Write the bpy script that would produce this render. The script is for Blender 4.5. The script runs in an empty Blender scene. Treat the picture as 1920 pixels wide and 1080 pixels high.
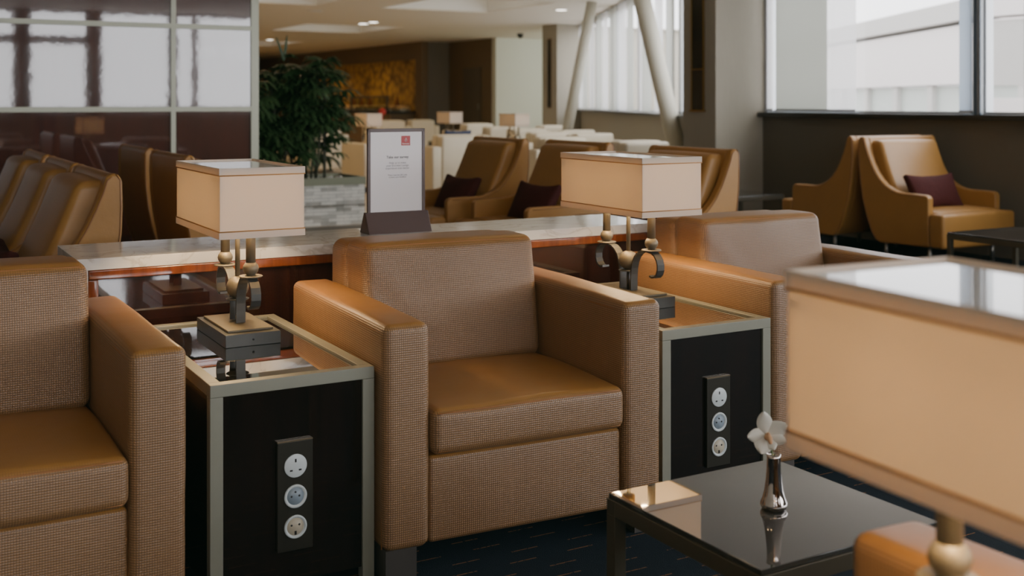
import bpy, bmesh, math, random
from mathutils import Vector, Matrix, noise
random.seed(7)
PI = math.pi
COL = bpy.context.scene.collection

# ------------------------------------------------------------------ materials
def new_mat(name):
    m = bpy.data.materials.new(name); m.use_nodes = True
    nt = m.node_tree; nt.nodes.clear()
    out = nt.nodes.new('ShaderNodeOutputMaterial')
    return m, nt, out

def N(nt, t, **kw):
    n = nt.nodes.new(t)
    for k, v in kw.items():
        if hasattr(n, k): setattr(n, k, v)
        else: n.inputs[k].default_value = v
    return n

def L(nt, a, ao, b, bi):
    nt.links.new(a.outputs[ao], b.inputs[bi])

def P(name, col, rough=0.5, metal=0.0, spec=0.5, coat=0.0, coat_rough=0.05, noise_amt=0.0, noise_scale=20, bump=0.0, bump_scale=60, sheen=0.0, stretch=None):
    m, nt, out = new_mat(name)
    b = N(nt, 'ShaderNodeBsdfPrincipled')
    b.inputs['Base Color'].default_value = (*col, 1)
    b.inputs['Roughness'].default_value = rough
    b.inputs['Metallic'].default_value = metal
    b.inputs['Specular IOR Level'].default_value = spec
    b.inputs['Coat Weight'].default_value = coat
    b.inputs['Coat Roughness'].default_value = coat_rough
    b.inputs['Sheen Weight'].default_value = sheen
    if noise_amt or bump:
        tc = N(nt, 'ShaderNodeTexCoord')
        src = tc, 'Object'
        if stretch:
            mp = N(nt, 'ShaderNodeMapping'); mp.inputs['Scale'].default_value = stretch
            L(nt, tc, 'Object', mp, 'Vector'); src = mp, 'Vector'
    if noise_amt:
        nz = N(nt, 'ShaderNodeTexNoise'); nz.inputs['Scale'].default_value = noise_scale; nz.inputs['Detail'].default_value = 4
        L(nt, src[0], src[1], nz, 'Vector')
        mx = N(nt, 'ShaderNodeMix', data_type='RGBA')
        mx.inputs[6].default_value = (*[c * (1 - noise_amt) for c in col], 1)
        mx.inputs[7].default_value = (*[min(1, c * (1 + noise_amt)) for c in col], 1)
        L(nt, nz, 'Fac', mx, 0); L(nt, mx, 2, b, 'Base Color')
    if bump:
        nb = N(nt, 'ShaderNodeTexNoise'); nb.inputs['Scale'].default_value = bump_scale; nb.inputs['Detail'].default_value = 3
        L(nt, src[0], src[1], nb, 'Vector')
        bp = N(nt, 'ShaderNodeBump'); bp.inputs['Strength'].default_value = bump; bp.inputs['Distance'].default_value = 0.01
        L(nt, nb, 'Fac', bp, 'Height'); L(nt, bp, 'Normal', b, 'Normal')
    L(nt, b, 0, out, 0)
    return m

def waffle_leather(name, col, pitch=0.0055):
    """embossed waffle grid leather, driven by metre-scaled UVs"""
    m, nt, out = new_mat(name)
    b = N(nt, 'ShaderNodeBsdfPrincipled')
    b.inputs['Roughness'].default_value = 0.40
    b.inputs['Specular IOR Level'].default_value = 0.75
    uv = N(nt, 'ShaderNodeUVMap'); sp = N(nt, 'ShaderNodeSeparateXYZ'); L(nt, uv, 0, sp, 0)
    def wave(axis):
        mu = N(nt, 'ShaderNodeMath', operation='MULTIPLY'); L(nt, sp, axis, mu, 0); mu.inputs[1].default_value = PI / pitch
        s = N(nt, 'ShaderNodeMath', operation='SINE'); L(nt, mu, 0, s, 0)
        a = N(nt, 'ShaderNodeMath', operation='ABSOLUTE'); L(nt, s, 0, a, 0)
        return a
    a, c = wave(0), wave(1)
    pr = N(nt, 'ShaderNodeMath', operation='MULTIPLY'); L(nt, a, 0, pr, 0); L(nt, c, 0, pr, 1)
    pw = N(nt, 'ShaderNodeMath', operation='POWER'); L(nt, pr, 0, pw, 0); pw.inputs[1].default_value = 0.7
    # grid faded on top faces: flattening by grazing light put into colour and bump
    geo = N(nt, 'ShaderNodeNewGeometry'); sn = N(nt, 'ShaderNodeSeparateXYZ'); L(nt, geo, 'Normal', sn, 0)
    sm = N(nt, 'ShaderNodeMapRange'); sm.inputs[1].default_value = 0.5; sm.inputs[2].default_value = 0.9
    sm.inputs[3].default_value = 1.0; sm.inputs[4].default_value = 0.12
    L(nt, sn, 2, sm, 0)
    tc = N(nt, 'ShaderNodeTexCoord'); nz = N(nt, 'ShaderNodeTexNoise'); nz.inputs['Scale'].default_value = 5; nz.inputs['Detail'].default_value = 5
    L(nt, tc, 'Object', nz, 'Vector')
    mx0 = N(nt, 'ShaderNodeMix', data_type='RGBA')
    mx0.inputs[6].default_value = (*[v * .86 for v in col], 1); mx0.inputs[7].default_value = (*[v * 1.12 for v in col], 1)
    L(nt, nz, 'Fac', mx0, 0)
    # groove darkening
    inv = N(nt, 'ShaderNodeMath', operation='SUBTRACT'); inv.inputs[0].default_value = 1; L(nt, pw, 0, inv, 1)
    gm = N(nt, 'ShaderNodeMath', operation='MULTIPLY'); L(nt, inv, 0, gm, 0); L(nt, sm, 0, gm, 1)
    g2 = N(nt, 'ShaderNodeMath', operation='MULTIPLY'); L(nt, gm, 0, g2, 0); g2.inputs[1].default_value = 0.9
    mx = N(nt, 'ShaderNodeMix', data_type='RGBA'); L(nt, g2, 0, mx, 0); L(nt, mx0, 2, mx, 6)
    mx.inputs[7].default_value = (*[v * .22 for v in col], 1)
    tp = N(nt, 'ShaderNodeMapRange'); tp.inputs[1].default_value = .3; tp.inputs[2].default_value = .9; L(nt, sn, 2, tp, 0)  # grazing sheen painted into the colour: greyer upright faces, more saturated tops
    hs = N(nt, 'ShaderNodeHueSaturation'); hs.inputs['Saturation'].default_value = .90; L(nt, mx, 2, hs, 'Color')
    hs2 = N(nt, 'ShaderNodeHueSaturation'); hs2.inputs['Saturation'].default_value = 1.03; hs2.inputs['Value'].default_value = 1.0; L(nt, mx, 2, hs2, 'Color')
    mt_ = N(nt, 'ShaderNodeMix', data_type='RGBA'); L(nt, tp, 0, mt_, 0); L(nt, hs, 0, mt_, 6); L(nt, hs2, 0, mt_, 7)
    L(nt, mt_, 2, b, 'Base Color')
    bs = N(nt, 'ShaderNodeMath', operation='MULTIPLY'); L(nt, sm, 0, bs, 0); bs.inputs[1].default_value = 0.55
    bp = N(nt, 'ShaderNodeBump'); bp.inputs['Distance'].default_value = 0.0016
    L(nt, bs, 0, bp, 'Strength'); L(nt, pw, 0, bp, 'Height')
    nb = N(nt, 'ShaderNodeTexNoise'); nb.inputs['Scale'].default_value = 9; L(nt, tc, 'Object', nb, 'Vector')
    bp2 = N(nt, 'ShaderNodeBump'); bp2.inputs['Distance'].default_value = 0.01; bp2.inputs['Strength'].default_value = 0.25
    L(nt, nb, 'Fac', bp2, 'Height'); L(nt, bp, 'Normal', bp2, 'Normal')
    L(nt, bp2, 'Normal', b, 'Normal')
    L(nt, b, 0, out, 0)
    return m

def gloss_wood(name, dark, red, rough=0.03):
    m, nt, out = new_mat(name)
    b = N(nt, 'ShaderNodeBsdfPrincipled')
    b.inputs['Roughness'].default_value = 0.35; b.inputs['Specular IOR Level'].default_value = .05
    b.inputs['Coat Weight'].default_value = 1.0; b.inputs['Coat Roughness'].default_value = rough
    b.inputs['Coat IOR'].default_value = 1.9
    tc = N(nt, 'ShaderNodeTexCoord'); mp = N(nt, 'ShaderNodeMapping'); mp.inputs['Scale'].default_value = (14, 14, .8)
    L(nt, tc, 'Object', mp, 'Vector')
    nz = N(nt, 'ShaderNodeTexNoise'); nz.inputs['Scale'].default_value = 3; nz.inputs['Detail'].default_value = 8; nz.inputs['Distortion'].default_value = .6
    L(nt, mp, 0, nz, 'Vector')
    cr = N(nt, 'ShaderNodeValToRGB'); cr.color_ramp.elements[0].color = (*dark, 1); cr.color_ramp.elements[1].color = (*red, 1)
    cr.color_ramp.elements[0].position = .3; cr.color_ramp.elements[1].position = .75
    L(nt, nz, 'Fac', cr, 0); L(nt, cr, 0, b, 'Base Color')
    nb = N(nt, 'ShaderNodeTexNoise'); nb.inputs['Scale'].default_value = 14; nb.inputs['Detail'].default_value = 2; L(nt, tc, 'Object', nb, 'Vector')
    bp = N(nt, 'ShaderNodeBump'); bp.inputs['Strength'].default_value = .05; bp.inputs['Distance'].default_value = .002
    L(nt, nb, 'Fac', bp, 'Height'); L(nt, bp, 'Normal', b, 'Coat Normal')
    L(nt, b, 0, out, 0)
    return m

def marble(name):
    m, nt, out = new_mat(name)
    b = N(nt, 'ShaderNodeBsdfPrincipled'); b.inputs['Roughness'].default_value = .08; b.inputs['Specular IOR Level'].default_value = .6
    tc = N(nt, 'ShaderNodeTexCoord')
    n1 = N(nt, 'ShaderNodeTexNoise'); n1.inputs['Scale'].default_value = 5; n1.inputs['Detail'].default_value = 9; n1.inputs['Distortion'].default_value = 1.6
    L(nt, tc, 'Object', n1, 'Vector')
    cr = N(nt, 'ShaderNodeValToRGB')
    e = cr.color_ramp.elements
    e[0].position = .40; e[0].color = (.78, .76, .71, 1); e[1].position = .62; e[1].color = (.84, .82, .77, 1)
    x = e.new(.50); x.color = (.60, .57, .50, 1); x = e.new(.47); x.color = (.79, .77, .72, 1); x = e.new(.53); x.color = (.79, .77, .72, 1)
    L(nt, n1, 'Fac', cr, 0); L(nt, cr, 0, b, 'Base Color'); L(nt, b, 0, out, 0)
    return m

def glass(name, tint=(1, 1, 1), refl=.07, rough=0.0):
    m, nt, out = new_mat(name)
    t = N(nt, 'ShaderNodeBsdfTransparent'); t.inputs[0].default_value = (*tint, 1)
    g = N(nt, 'ShaderNodeBsdfGlossy'); g.inputs['Roughness'].default_value = rough
    mx = N(nt, 'ShaderNodeMixShader'); mx.inputs[0].default_value = refl
    L(nt, t, 0, mx, 1); L(nt, g, 0, mx, 2); L(nt, mx, 0, out, 0)
    return m

def sheer(name, col, trans=.35, clear=.25):
    m, nt, out = new_mat(name)
    d = N(nt, 'ShaderNodeBsdfDiffuse'); d.inputs[0].default_value = (*col, 1)
    t = N(nt, 'ShaderNodeBsdfTranslucent'); t.inputs[0].default_value = (*col, 1)
    p = N(nt, 'ShaderNodeBsdfTransparent')
    a = N(nt, 'ShaderNodeMixShader'); a.inputs[0].default_value = trans; L(nt, d, 0, a, 1); L(nt, t, 0, a, 2)
    b = N(nt, 'ShaderNodeMixShader'); b.inputs[0].default_value = clear; L(nt, a, 0, b, 1); L(nt, p, 0, b, 2)
    L(nt, b, 0, out, 0)
    return m

def emit(name, col, s):
    m, nt, out = new_mat(name)
    e = N(nt, 'ShaderNodeEmission'); e.inputs[0].default_value = (*col, 1); e.inputs[1].default_value = s
    L(nt, e, 0, out, 0); return m

def stone_tiles(name):
    m, nt, out = new_mat(name)
    b = N(nt, 'ShaderNodeBsdfPrincipled'); b.inputs['Roughness'].default_value = .8
    tc = N(nt, 'ShaderNodeTexCoord'); sp = N(nt, 'ShaderNodeSeparateXYZ'); L(nt, tc, 'Object', sp, 0)
    ad = N(nt, 'ShaderNodeMath', operation='ADD'); L(nt, sp, 0, ad, 0); L(nt, sp, 1, ad, 1)
    cb = N(nt, 'ShaderNodeCombineXYZ'); L(nt, ad, 0, cb, 0); L(nt, sp, 2, cb, 1)
    br = N(nt, 'ShaderNodeTexBrick'); br.inputs['Scale'].default_value = 1
    br.inputs['Brick Width'].default_value = .15; br.inputs['Row Height'].default_value = .032; br.inputs['Mortar Size'].default_value = .0015
    br.inputs['Color1'].default_value = (.07, .055, .035, 1); br.inputs['Color2'].default_value = (.85, .84, .76, 1); br.inputs['Mortar'].default_value = (.12, .12, .10, 1)
    br.inputs['Bias'].default_value = .35
    L(nt, cb, 0, br, 'Vector')
    nz = N(nt, 'ShaderNodeTexNoise'); nz.inputs['Scale'].default_value = 14; nz.inputs['Detail'].default_value = 5; L(nt, tc, 'Object', nz, 'Vector')
    mx = N(nt, 'ShaderNodeMix', data_type='RGBA'); mx.inputs[0].default_value = .25
    cr = N(nt, 'ShaderNodeValToRGB'); cr.color_ramp.elements[0].color = (.16, .19, .15, 1); cr.color_ramp.elements[1].color = (.70, .66, .56, 1)
    cr.color_ramp.elements[0].position = .35; cr.color_ramp.elements[1].position = .65
    L(nt, nz, 'Fac', cr, 0); L(nt, br, 'Color', mx, 6); L(nt, cr, 0, mx, 7); L(nt, mx, 2, b, 'Base Color')
    bp = N(nt, 'ShaderNodeBump'); bp.inputs['Distance'].default_value = .01; L(nt, br, 'Color', bp, 'Height'); L(nt, bp, 'Normal', b, 'Normal')
    L(nt, b, 0, out, 0)
    return m

def gold_stone(name):
    m, nt, out = new_mat(name)
    b = N(nt, 'ShaderNodeBsdfPrincipled'); b.inputs['Roughness'].default_value = .6
    tc = N(nt, 'ShaderNodeTexCoord')
    vo = N(nt, 'ShaderNodeTexVoronoi'); vo.inputs['Scale'].default_value = 5; L(nt, tc, 'Object', vo, 'Vector')
    nz = N(nt, 'ShaderNodeTexNoise'); nz.inputs['Scale'].default_value = 2.2; nz.inputs['Detail'].default_value = 9; L(nt, tc, 'Object', nz, 'Vector')
    ad = N(nt, 'ShaderNodeMath', operation='MULTIPLY'); L(nt, vo, 'Distance', ad, 0); L(nt, nz, 'Fac', ad, 1)
    cr = N(nt, 'ShaderNodeValToRGB'); cr.color_ramp.elements[0].color = (.62, .36, .06, 1); cr.color_ramp.elements[1].color = (.16, .08, .012, 1)
    cr.color_ramp.elements[0].position = .12; cr.color_ramp.elements[1].position = .42
    L(nt, ad, 0, cr, 0); L(nt, cr, 0, b, 'Base Color')
    bp = N(nt, 'ShaderNodeBump'); bp.inputs['Distance'].default_value = .05; L(nt, nz, 'Fac', bp, 'Height'); L(nt, bp, 'Normal', b, 'Normal')
    L(nt, b, 0, out, 0)
    return m

def carpet(name):
    """dark navy carpet with short broken ochre dashes running along x"""
    m, nt, out = new_mat(name)
    b = N(nt, 'ShaderNodeBsdfPrincipled'); b.inputs['Roughness'].default_value = .95; b.inputs['Specular IOR Level'].default_value = .1
    tc = N(nt, 'ShaderNodeTexCoord'); sp = N(nt, 'ShaderNodeSeparateXYZ'); L(nt, tc, 'Object', sp, 0)
    def M(op, a, bb=None):
        n = N(nt, 'ShaderNodeMath', operation=op)
        for i, v in ((0, a), (1, bb)):
            if v is None: continue
            if isinstance(v, (int, float)): n.inputs[i].default_value = v
            else: L(nt, v[0], v[1], n, i)
        return (n, 0)
    row = M('FLOOR', M('DIVIDE', (sp, 1), .062))
    fy = M('ABSOLUTE', M('SUBTRACT', M('FRACT', M('DIVIDE', (sp, 1), .062)), .5))
    off = M('FRACT', M('MULTIPLY', M('SINE', M('MULTIPLY', row, 12.99)), 43.7))
    fx = M('FRACT', M('ADD', M('DIVIDE', (sp, 0), .17), off))
    d1 = M('LESS_THAN', fy, .035); d2 = M('LESS_THAN', fx, .45)
    ma = M('MULTIPLY', d1, d2)
    nz = N(nt, 'ShaderNodeTexNoise'); nz.inputs['Scale'].default_value = 120; L(nt, tc, 'Object', nz, 'Vector')
    nn = M('GREATER_THAN', (nz, 'Fac'), .42)
    ma = M('MULTIPLY', ma, nn)
    mx = N(nt, 'ShaderNodeMix', data_type='RGBA'); L(nt, ma[0], 0, mx, 0)
    mx.inputs[6].default_value = (.012, .019, .028, 1); mx.inputs[7].default_value = (.22, .11, .05, 1)
    nz2 = N(nt, 'ShaderNodeTexNoise'); nz2.inputs['Scale'].default_value = 400; L(nt, tc, 'Object', nz2, 'Vector')
    bp = N(nt, 'ShaderNodeBump'); bp.inputs['Distance'].default_value = .004; L(nt, nz2, 'Fac', bp, 'Height'); L(nt, bp, 'Normal', b, 'Normal')
    L(nt, mx, 2, b, 'Base Color'); L(nt, b, 0, out, 0)
    return m

MT = {}
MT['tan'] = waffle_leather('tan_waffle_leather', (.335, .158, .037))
MT['tan_seam'] = P('tan_seam', (.30, .12, .03), .6)
MT['wing'] = P('wing_leather', (.36, .175, .036), .42, noise_amt=.12, noise_scale=6, bump=.08, bump_scale=40)
MT['wing_seam'] = P('wing_seam', (.24, .10, .025), .5)
MT['cream'] = P('cream_leather', (.66, .58, .42), .5, noise_amt=.05, noise_scale=5, bump=.05)
MT['cream_seam'] = P('cream_seam', (.45, .38, .25), .6)
MT['darkleg'] = P('dark_leg', (.045, .04, .035), .45)
MT['steel'] = P('steel_leg', (.30, .29, .26), .35, metal=.8)
MT['maroon'] = P('maroon_cloth', (.050, .009, .008), .8, spec=.15, noise_amt=.25, noise_scale=30, bump=.3, bump_scale=25)
MT['navy'] = P('navy_cloth', (.02, .03, .07), .8, noise_amt=.2, noise_scale=30)
MT['champagne'] = P('champagne_metal', (.25, .25, .195), .42, metal=.25, noise_amt=.05, noise_scale=40, bump=.03, bump_scale=300)
MT['table_wood'] = gloss_wood('table_dark_wood', (.004, .003, .0022), (.010, .005, .0035), .05)
MT['black_glass'] = P('black_glass', (.006, .006, .005), .02, spec=.9, coat=1.0, coat_rough=.015)
MT['black_glass2'] = P('coffee_black_glass', (.040, .041, .038), .03, spec=.7, coat=.6, coat_rough=.02)
MT['mahogany'] = gloss_wood('mahogany_panel', (.028, .0065, .004), (.062, .014, .007), .035)
MT['counter_wood'] = gloss_wood('counter_panel_wood', (.010, .0035, .003), (.028, .008, .005), .04)
MT['mahogany_frame'] = gloss_wood('mahogany_frame', (.10, .022, .006), (.24, .06, .014), .08)
MT['marble'] = marble('white_marble')
MT['trim_metal'] = P('pale_metal_trim', (.36, .37, .28), .35, metal=.2)
MT['bronze'] = P('antique_bronze', (.150, .128, .085), .5, metal=.5, noise_amt=.12, noise_scale=25, bump=.05, bump_scale=150)
MT['bronze_dark'] = P('dark_bronze', (.062, .062, .056), .42, metal=.5, noise_amt=.15, noise_scale=25)
MT['brass'] = P('brass', (.35, .22, .06), .3, metal=1)
MT['piping'] = P('shade_piping', (.42, .21, .06), .7)
MT['plate'] = P('socket_plate', (.035, .032, .024), .35, metal=.5)
MT['plate_edge'] = P('socket_plate_edge', (.24, .18, .10), .35, metal=.7)
MT['sock_white'] = P('socket_white', (.60, .66, .66), .35)
MT['sock_blue'] = P('socket_blue_grey', (.25, .31, .36), .4)
MT['sock_cream'] = P('socket_cream', (.52, .46, .34), .4)
MT['black'] = P('black_plastic', (.008, .008, .008), .4)
MT['sign_frame'] = P('sign_frame', (.085, .055, .052), .4)
MT['paper'] = P('sign_paper', (.82, .79, .80), .35, spec=.6)
MT['ink'] = P('ink_dark', (.05, .045, .05), .6)
MT['ink_grey'] = P('ink_grey', (.22, .20, .22), .6)
MT['logo_red'] = P('logo_red', (.42, .055, .06), .5)
MT['logo_white'] = P('logo_white', (.75, .65, .65), .5)
MT['chrome'] = P('silver_vase', (.62, .56, .52), .06, metal=1)
MT['petal'] = P('orchid_petal', (.80, .78, .68), .5, noise_amt=.05, noise_scale=60, sheen=.2)
MT['orchid_lip'] = P('orchid_lip', (.65, .38, .20), .5, noise_amt=.4, noise_scale=300)
MT['stem'] = P('orchid_stem', (.12, .18, .05), .5)
MT['leaf'] = P('palm_leaf', (.022, .055, .014), .48, spec=.3, noise_amt=.4, noise_scale=4)
MT['cane'] = P('palm_cane', (.035, .038, .018), .7, noise_amt=.3, noise_scale=20)
MT['pebble'] = P('white_pebble', (.6, .58, .52), .6)
MT['stone'] = stone_tiles('stacked_stone')
MT['planter_cap'] = P('planter_cap', (.20, .21, .13), .6)
MT['gold'] = gold_stone('gold_stone_wall')
MT['ceiling'] = P('ceiling_paint', (.82, .78, .69), .8)
MT['coffer'] = P('coffer_paint', (.90, .89, .84), .8)
MT['wallvinyl'] = P('beige_vinyl', (.33, .30, .235), .65, noise_amt=.10, noise_scale=120, stretch=(1, 1, .05), bump=.1, bump_scale=150)
MT['wallwhite'] = P('white_wall', (.78, .80, .72), .7)
MT['wallbrown'] = P('brown_wall', (.16, .10, .045), .6, noise_amt=.1, noise_scale=10)
MT['walldark'] = P('under_window_wall', (.115, .095, .065), .7, noise_amt=.12, noise_scale=160, stretch=(1, 1, .05))
MT['sill'] = P('dark_sill', (.018, .016, .013), .3)
MT['alum'] = P('window_aluminium', (.50, .53, .55), .4, metal=.2)
MT['alum_dark'] = P('window_gasket', (.08, .11, .14), .4)
MT['glass'] = glass('window_glass')
MT['guard'] = glass('guard_glass', (.9, .95, .9), .12)
MT['sheer'] = sheer('sheer_blind', (.66, .68, .63), .42, .10)
MT['sheer_light'] = sheer('sheer_blind_light', (.90, .90, .90), .55, .45)
MT['sheer_blue'] = sheer('sheer_blind_blue', (.66, .74, .82), .5, .12)
MT['carpet'] = carpet('navy_carpet')
MT['tile'] = P('stone_floor', (.50, .42, .30), .35, noise_amt=.08, noise_scale=3)
MT['floor_brown'] = P('brown_floor_border', (.09, .065, .035), .5)
MT['concrete'] = P('pale_concrete', (.78, .74, .73), .85, noise_amt=.04, noise_scale=2)
MT['concrete_grey'] = P('grey_concrete', (.52, .51, .49), .85, noise_amt=.05, noise_scale=2)
MT['facade'] = P('facade_green_glass', (.45, .50, .47), .5)
MT['pipe'] = P('column_paint', (.42, .40, .32), .5)
MT['shade_top'] = P('shade_diffuser', (.80, .76, .68), .06, spec=.8)
MT['downlight'] = emit('downlight_lens', (1, .93, .82), 12)
MT['black_slot'] = P('slot_glass', (.012, .012, .010), .12)
MT['food'] = P('buffet_food', (.75, .50, .20), .6, noise_amt=.3, noise_scale=12)
MT['red'] = P('red_flower', (.6, .03, .02), .5)
MT['bottle'] = P('bottle_amber', (.25, .08, .02), .15)
MT['mirror_tray'] = P('tray_metal', (.5, .45, .35), .3, metal=.8)

def shade_mat():
    m, nt, out = new_mat('lamp_shade_cloth')
    d = N(nt, 'ShaderNodeBsdfDiffuse'); d.inputs[0].default_value = (.82, .74, .64, 1)
    t = N(nt, 'ShaderNodeBsdfTranslucent'); t.inputs[0].default_value = (.80, .70, .54, 1)
    a = N(nt, 'ShaderNodeMixShader'); a.inputs[0].default_value = .31; L(nt, d, 0, a, 1); L(nt, t, 0, a, 2)
    L(nt, a, 0, out, 0); return m
MT['shade'] = shade_mat()
MT['shade_band'] = P('shade_band', (.80, .68, .56), .8)

# ------------------------------------------------------------------ mesh helpers
def uv_box(me):
    uvl = me.uv_layers.new(name='UVMap')
    for p in me.polygons:
        n = p.normal; ax = max(range(3), key=lambda i: abs(n[i]))
        i, j = ((1, 2), (0, 2), (0, 1))[ax]
        for li in p.loop_indices:
            co = me.vertices[me.loops[li].vertex_index].co
            uvl.data[li].uv = (co[i], co[j])

class MB:
    def __init__(s): s.v = []; s.f = []; s.sm = []
    def add(s, v, f, smooth=False):
        o = len(s.v); s.v += [tuple(x) for x in v]; s.f += [tuple(i + o for i in q) for q in f]; s.sm += [smooth] * len(f)
        return s
    def box(s, x0, x1, y0, y1, z0, z1):
        v = [(x, y, z) for z in (z0, z1) for y in (y0, y1) for x in (x0, x1)]
        f = [(0, 2, 3, 1), (4, 5, 7, 6), (0, 1, 5, 4), (2, 6, 7, 3), (0, 4, 6, 2), (1, 3, 7, 5)]
        return s.add(v, f)
    def rbox(s, x0, x1, y0, y1, z0, z1, r=.01, k=2, m=1, bulge=(0, 0, 0), fn=None):
        """rounded box, k points on each edge arc, m inner cells; bulge pushes each face pair outwards"""
        h = [(x1 - x0) / 2, (y1 - y0) / 2, (z1 - z0) / 2]; c = [(x0 + x1) / 2, (y0 + y1) / 2, (z0 + z1) / 2]
        r = min(r, *[q * .98 for q in h])
        arc = [r * math.tan(PI / 4 * i / k) for i in range(1, k + 1)]
        ax = []
        for q in h:
            a = q - r
            inner = [-a + 2 * a * i / m for i in range(m + 1)]
            ax.append([-a - t for t in reversed(arc)] + inner + [a + t for t in arc])
        vid = {}; vs = []; fs = []
        def V(p):
            key = tuple(round(t, 6) for t in p)
            if key in vid: return vid[key]
            q = [max(-(h[i] - r), min(h[i] - r, p[i])) for i in range(3)]
            d = Vector([p[i] - q[i] for i in range(3)])
            if d.length > 1e-9: d = d.normalized() * r
            o = [q[i] + d[i] for i in range(3)]
            w = [1 - (o[i] / h[i]) ** 2 for i in range(3)]
            w = [max(0, t) for t in w]
            b = list(o)
            b[0] += bulge[0] * (o[0] / h[0]) * w[1] ** .6 * w[2] ** .6
            b[1] += bulge[1] * (o[1] / h[1]) * w[0] ** .6 * w[2] ** .6
            b[2] += bulge[2] * (o[2] / h[2]) * w[0] ** .6 * w[1] ** .6
            pt = Vector([b[i] + c[i] for i in range(3)])
            if fn: pt = fn(pt)
            vid[key] = len(vs); vs.append(pt); return vid[key]
        for a in range(3):
            i, j = [(1, 2), (2, 0), (0, 1)][a]
            for sg in (-1, 1):
                for u in range(len(ax[i]) - 1):
                    for w in range(len(ax[j]) - 1):
                        def pt(uu, ww):
                            p = [0, 0, 0]; p[a] = sg * h[a]; p[i] = ax[i][uu]; p[j] = ax[j][ww]; return V(p)
                        q = [pt(u, w), pt(u + 1, w), pt(u + 1, w + 1), pt(u, w + 1)]
                        if sg < 0: q.reverse()
                        if len(set(q)) >= 3: fs.append(tuple(q))
        return s.add(vs, fs, True)
    def lathe(s, prof, c=(0, 0, 0), n=24, caps=True, axis='z'):
        vs = []; fs = []
        for r, z in prof:
            for i in range(n):
                a = 2 * PI * i / n
                p = (r * math.cos(a), r * math.sin(a), z)
                if axis == 'y': p = (p[0], -p[2], p[1])
                elif axis == 'x': p = (-p[2], p[1], p[0])
                vs.append((c[0] + p[0], c[1] + p[1], c[2] + p[2]))
        for j in range(len(prof) - 1):
            for i in range(n):
                k = (i + 1) % n
                fs.append((j * n + i, j * n + k, (j + 1) * n + k, (j + 1) * n + i))
        if caps:
            fs.append(tuple(reversed(range(n)))); fs.append(tuple((len(prof) - 1) * n + i for i in range(n)))
        return s.add(vs, fs, True)
    def ball(s, c, r, n=20):
        pr = [(max(1e-4, r * math.cos(t)), r * math.sin(t)) for t in [(-PI / 2 + PI * i / 12) for i in range(13)]]
        return s.lathe(pr, c, n)
    def tube(s, pts, r, n=8):
        pts = [Vector(p) for p in pts]; vs = []; fs = []; rr = r if isinstance(r, (list, tuple)) else [r] * len(pts)
        up = Vector((0, 0, 1))
        for i, p in enumerate(pts):
            t = (pts[min(i + 1, len(pts) - 1)] - pts[max(i - 1, 0)]).normalized()
            a = t.cross(up if abs(t.z) < .95 else Vector((1, 0, 0))).normalized(); b = t.cross(a)
            for k in range(n):
                g = 2 * PI * k / n; vs.append(p + a * math.cos(g) * rr[i] + b * math.sin(g) * rr[i])
        for i in range(len(pts) - 1):
            for k in range(n):
                l = (k + 1) % n; fs.append((i * n + k, i * n + l, (i + 1) * n + l, (i + 1) * n + k))
        fs.append(tuple(range(n))); fs.append(tuple(reversed([(len(pts) - 1) * n + k for k in range(n)])))
        return s.add(vs, fs, True)
    def strap(s, pts, w, t):
        """flat bar bent in the y-z plane, width w along x"""
        vs = []; fs = []
        for i, (y, z) in enumerate(pts):
            a = Vector(pts[max(i - 1, 0)]); b = Vector(pts[min(i + 1, len(pts) - 1)]); d = (b - a).normalized(); n = Vector((-d.y, d.x))
            for sx, sn in ((-1, -1), (1, -1), (1, 1), (-1, 1)):
                vs.append((sx * w / 2, y + n.x * sn * t / 2, z + n.y * sn * t / 2))
        for i in range(len(pts) - 1):
            for k in range(4):
                l = (k + 1) % 4; fs.append((i * 4 + k, i * 4 + l, (i + 1) * 4 + l, (i + 1) * 4 + k))
        fs.append((3, 2, 1, 0)); e = (len(pts) - 1) * 4; fs.append((e, e + 1, e + 2, e + 3))
        return s.add(vs, fs)
    def prism_x(s, prof, x0, x1):
        """closed (y,z) profile extruded along x"""
        n = len(prof); vs = [(x0, y, z) for y, z in prof] + [(x1, y, z) for y, z in prof]
        fs = [tuple(range(n)), tuple(reversed(range(n, 2 * n)))] + [(i, i + n, (i + 1) % n + n, (i + 1) % n) for i in range(n)]
        return s.add(vs, fs)
    def mesh(s, name):
        me = bpy.data.meshes.new(name); me.from_pydata(s.v, [], s.f); me.validate(); me.update()
        bm = bmesh.new(); bm.from_mesh(me); bmesh.ops.recalc_face_normals(bm, faces=bm.faces); bm.to_mesh(me); bm.free()
        if len(me.polygons) == len(s.sm):
            for p, q in zip(me.polygons, s.sm): p.use_smooth = q
        me.update(); uv_box(me)
        return me
    def build(s, name, mat, parent=None, loc=None, rz=0, bevel=0, kind=None):
        me = s.mesh(name); o = bpy.data.objects.new(name, me); COL.objects.link(o)
        me.materials.append(MT[mat] if isinstance(mat, str) else mat)
        if parent: o.parent = parent
        if loc is not None: o.location = loc
        o.rotation_euler.z = rz
        if bevel:
            b = o.modifiers.new('bevel', 'BEVEL'); b.width = bevel; b.segments = 3; b.limit_method = 'ANGLE'; b.angle_limit = .6
            for p in me.polygons: p.use_smooth = True
            w = o.modifiers.new('wn', 'WEIGHTED_NORMAL'); w.keep_sharp = True
        if kind: o['kind'] = kind
        return o

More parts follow.
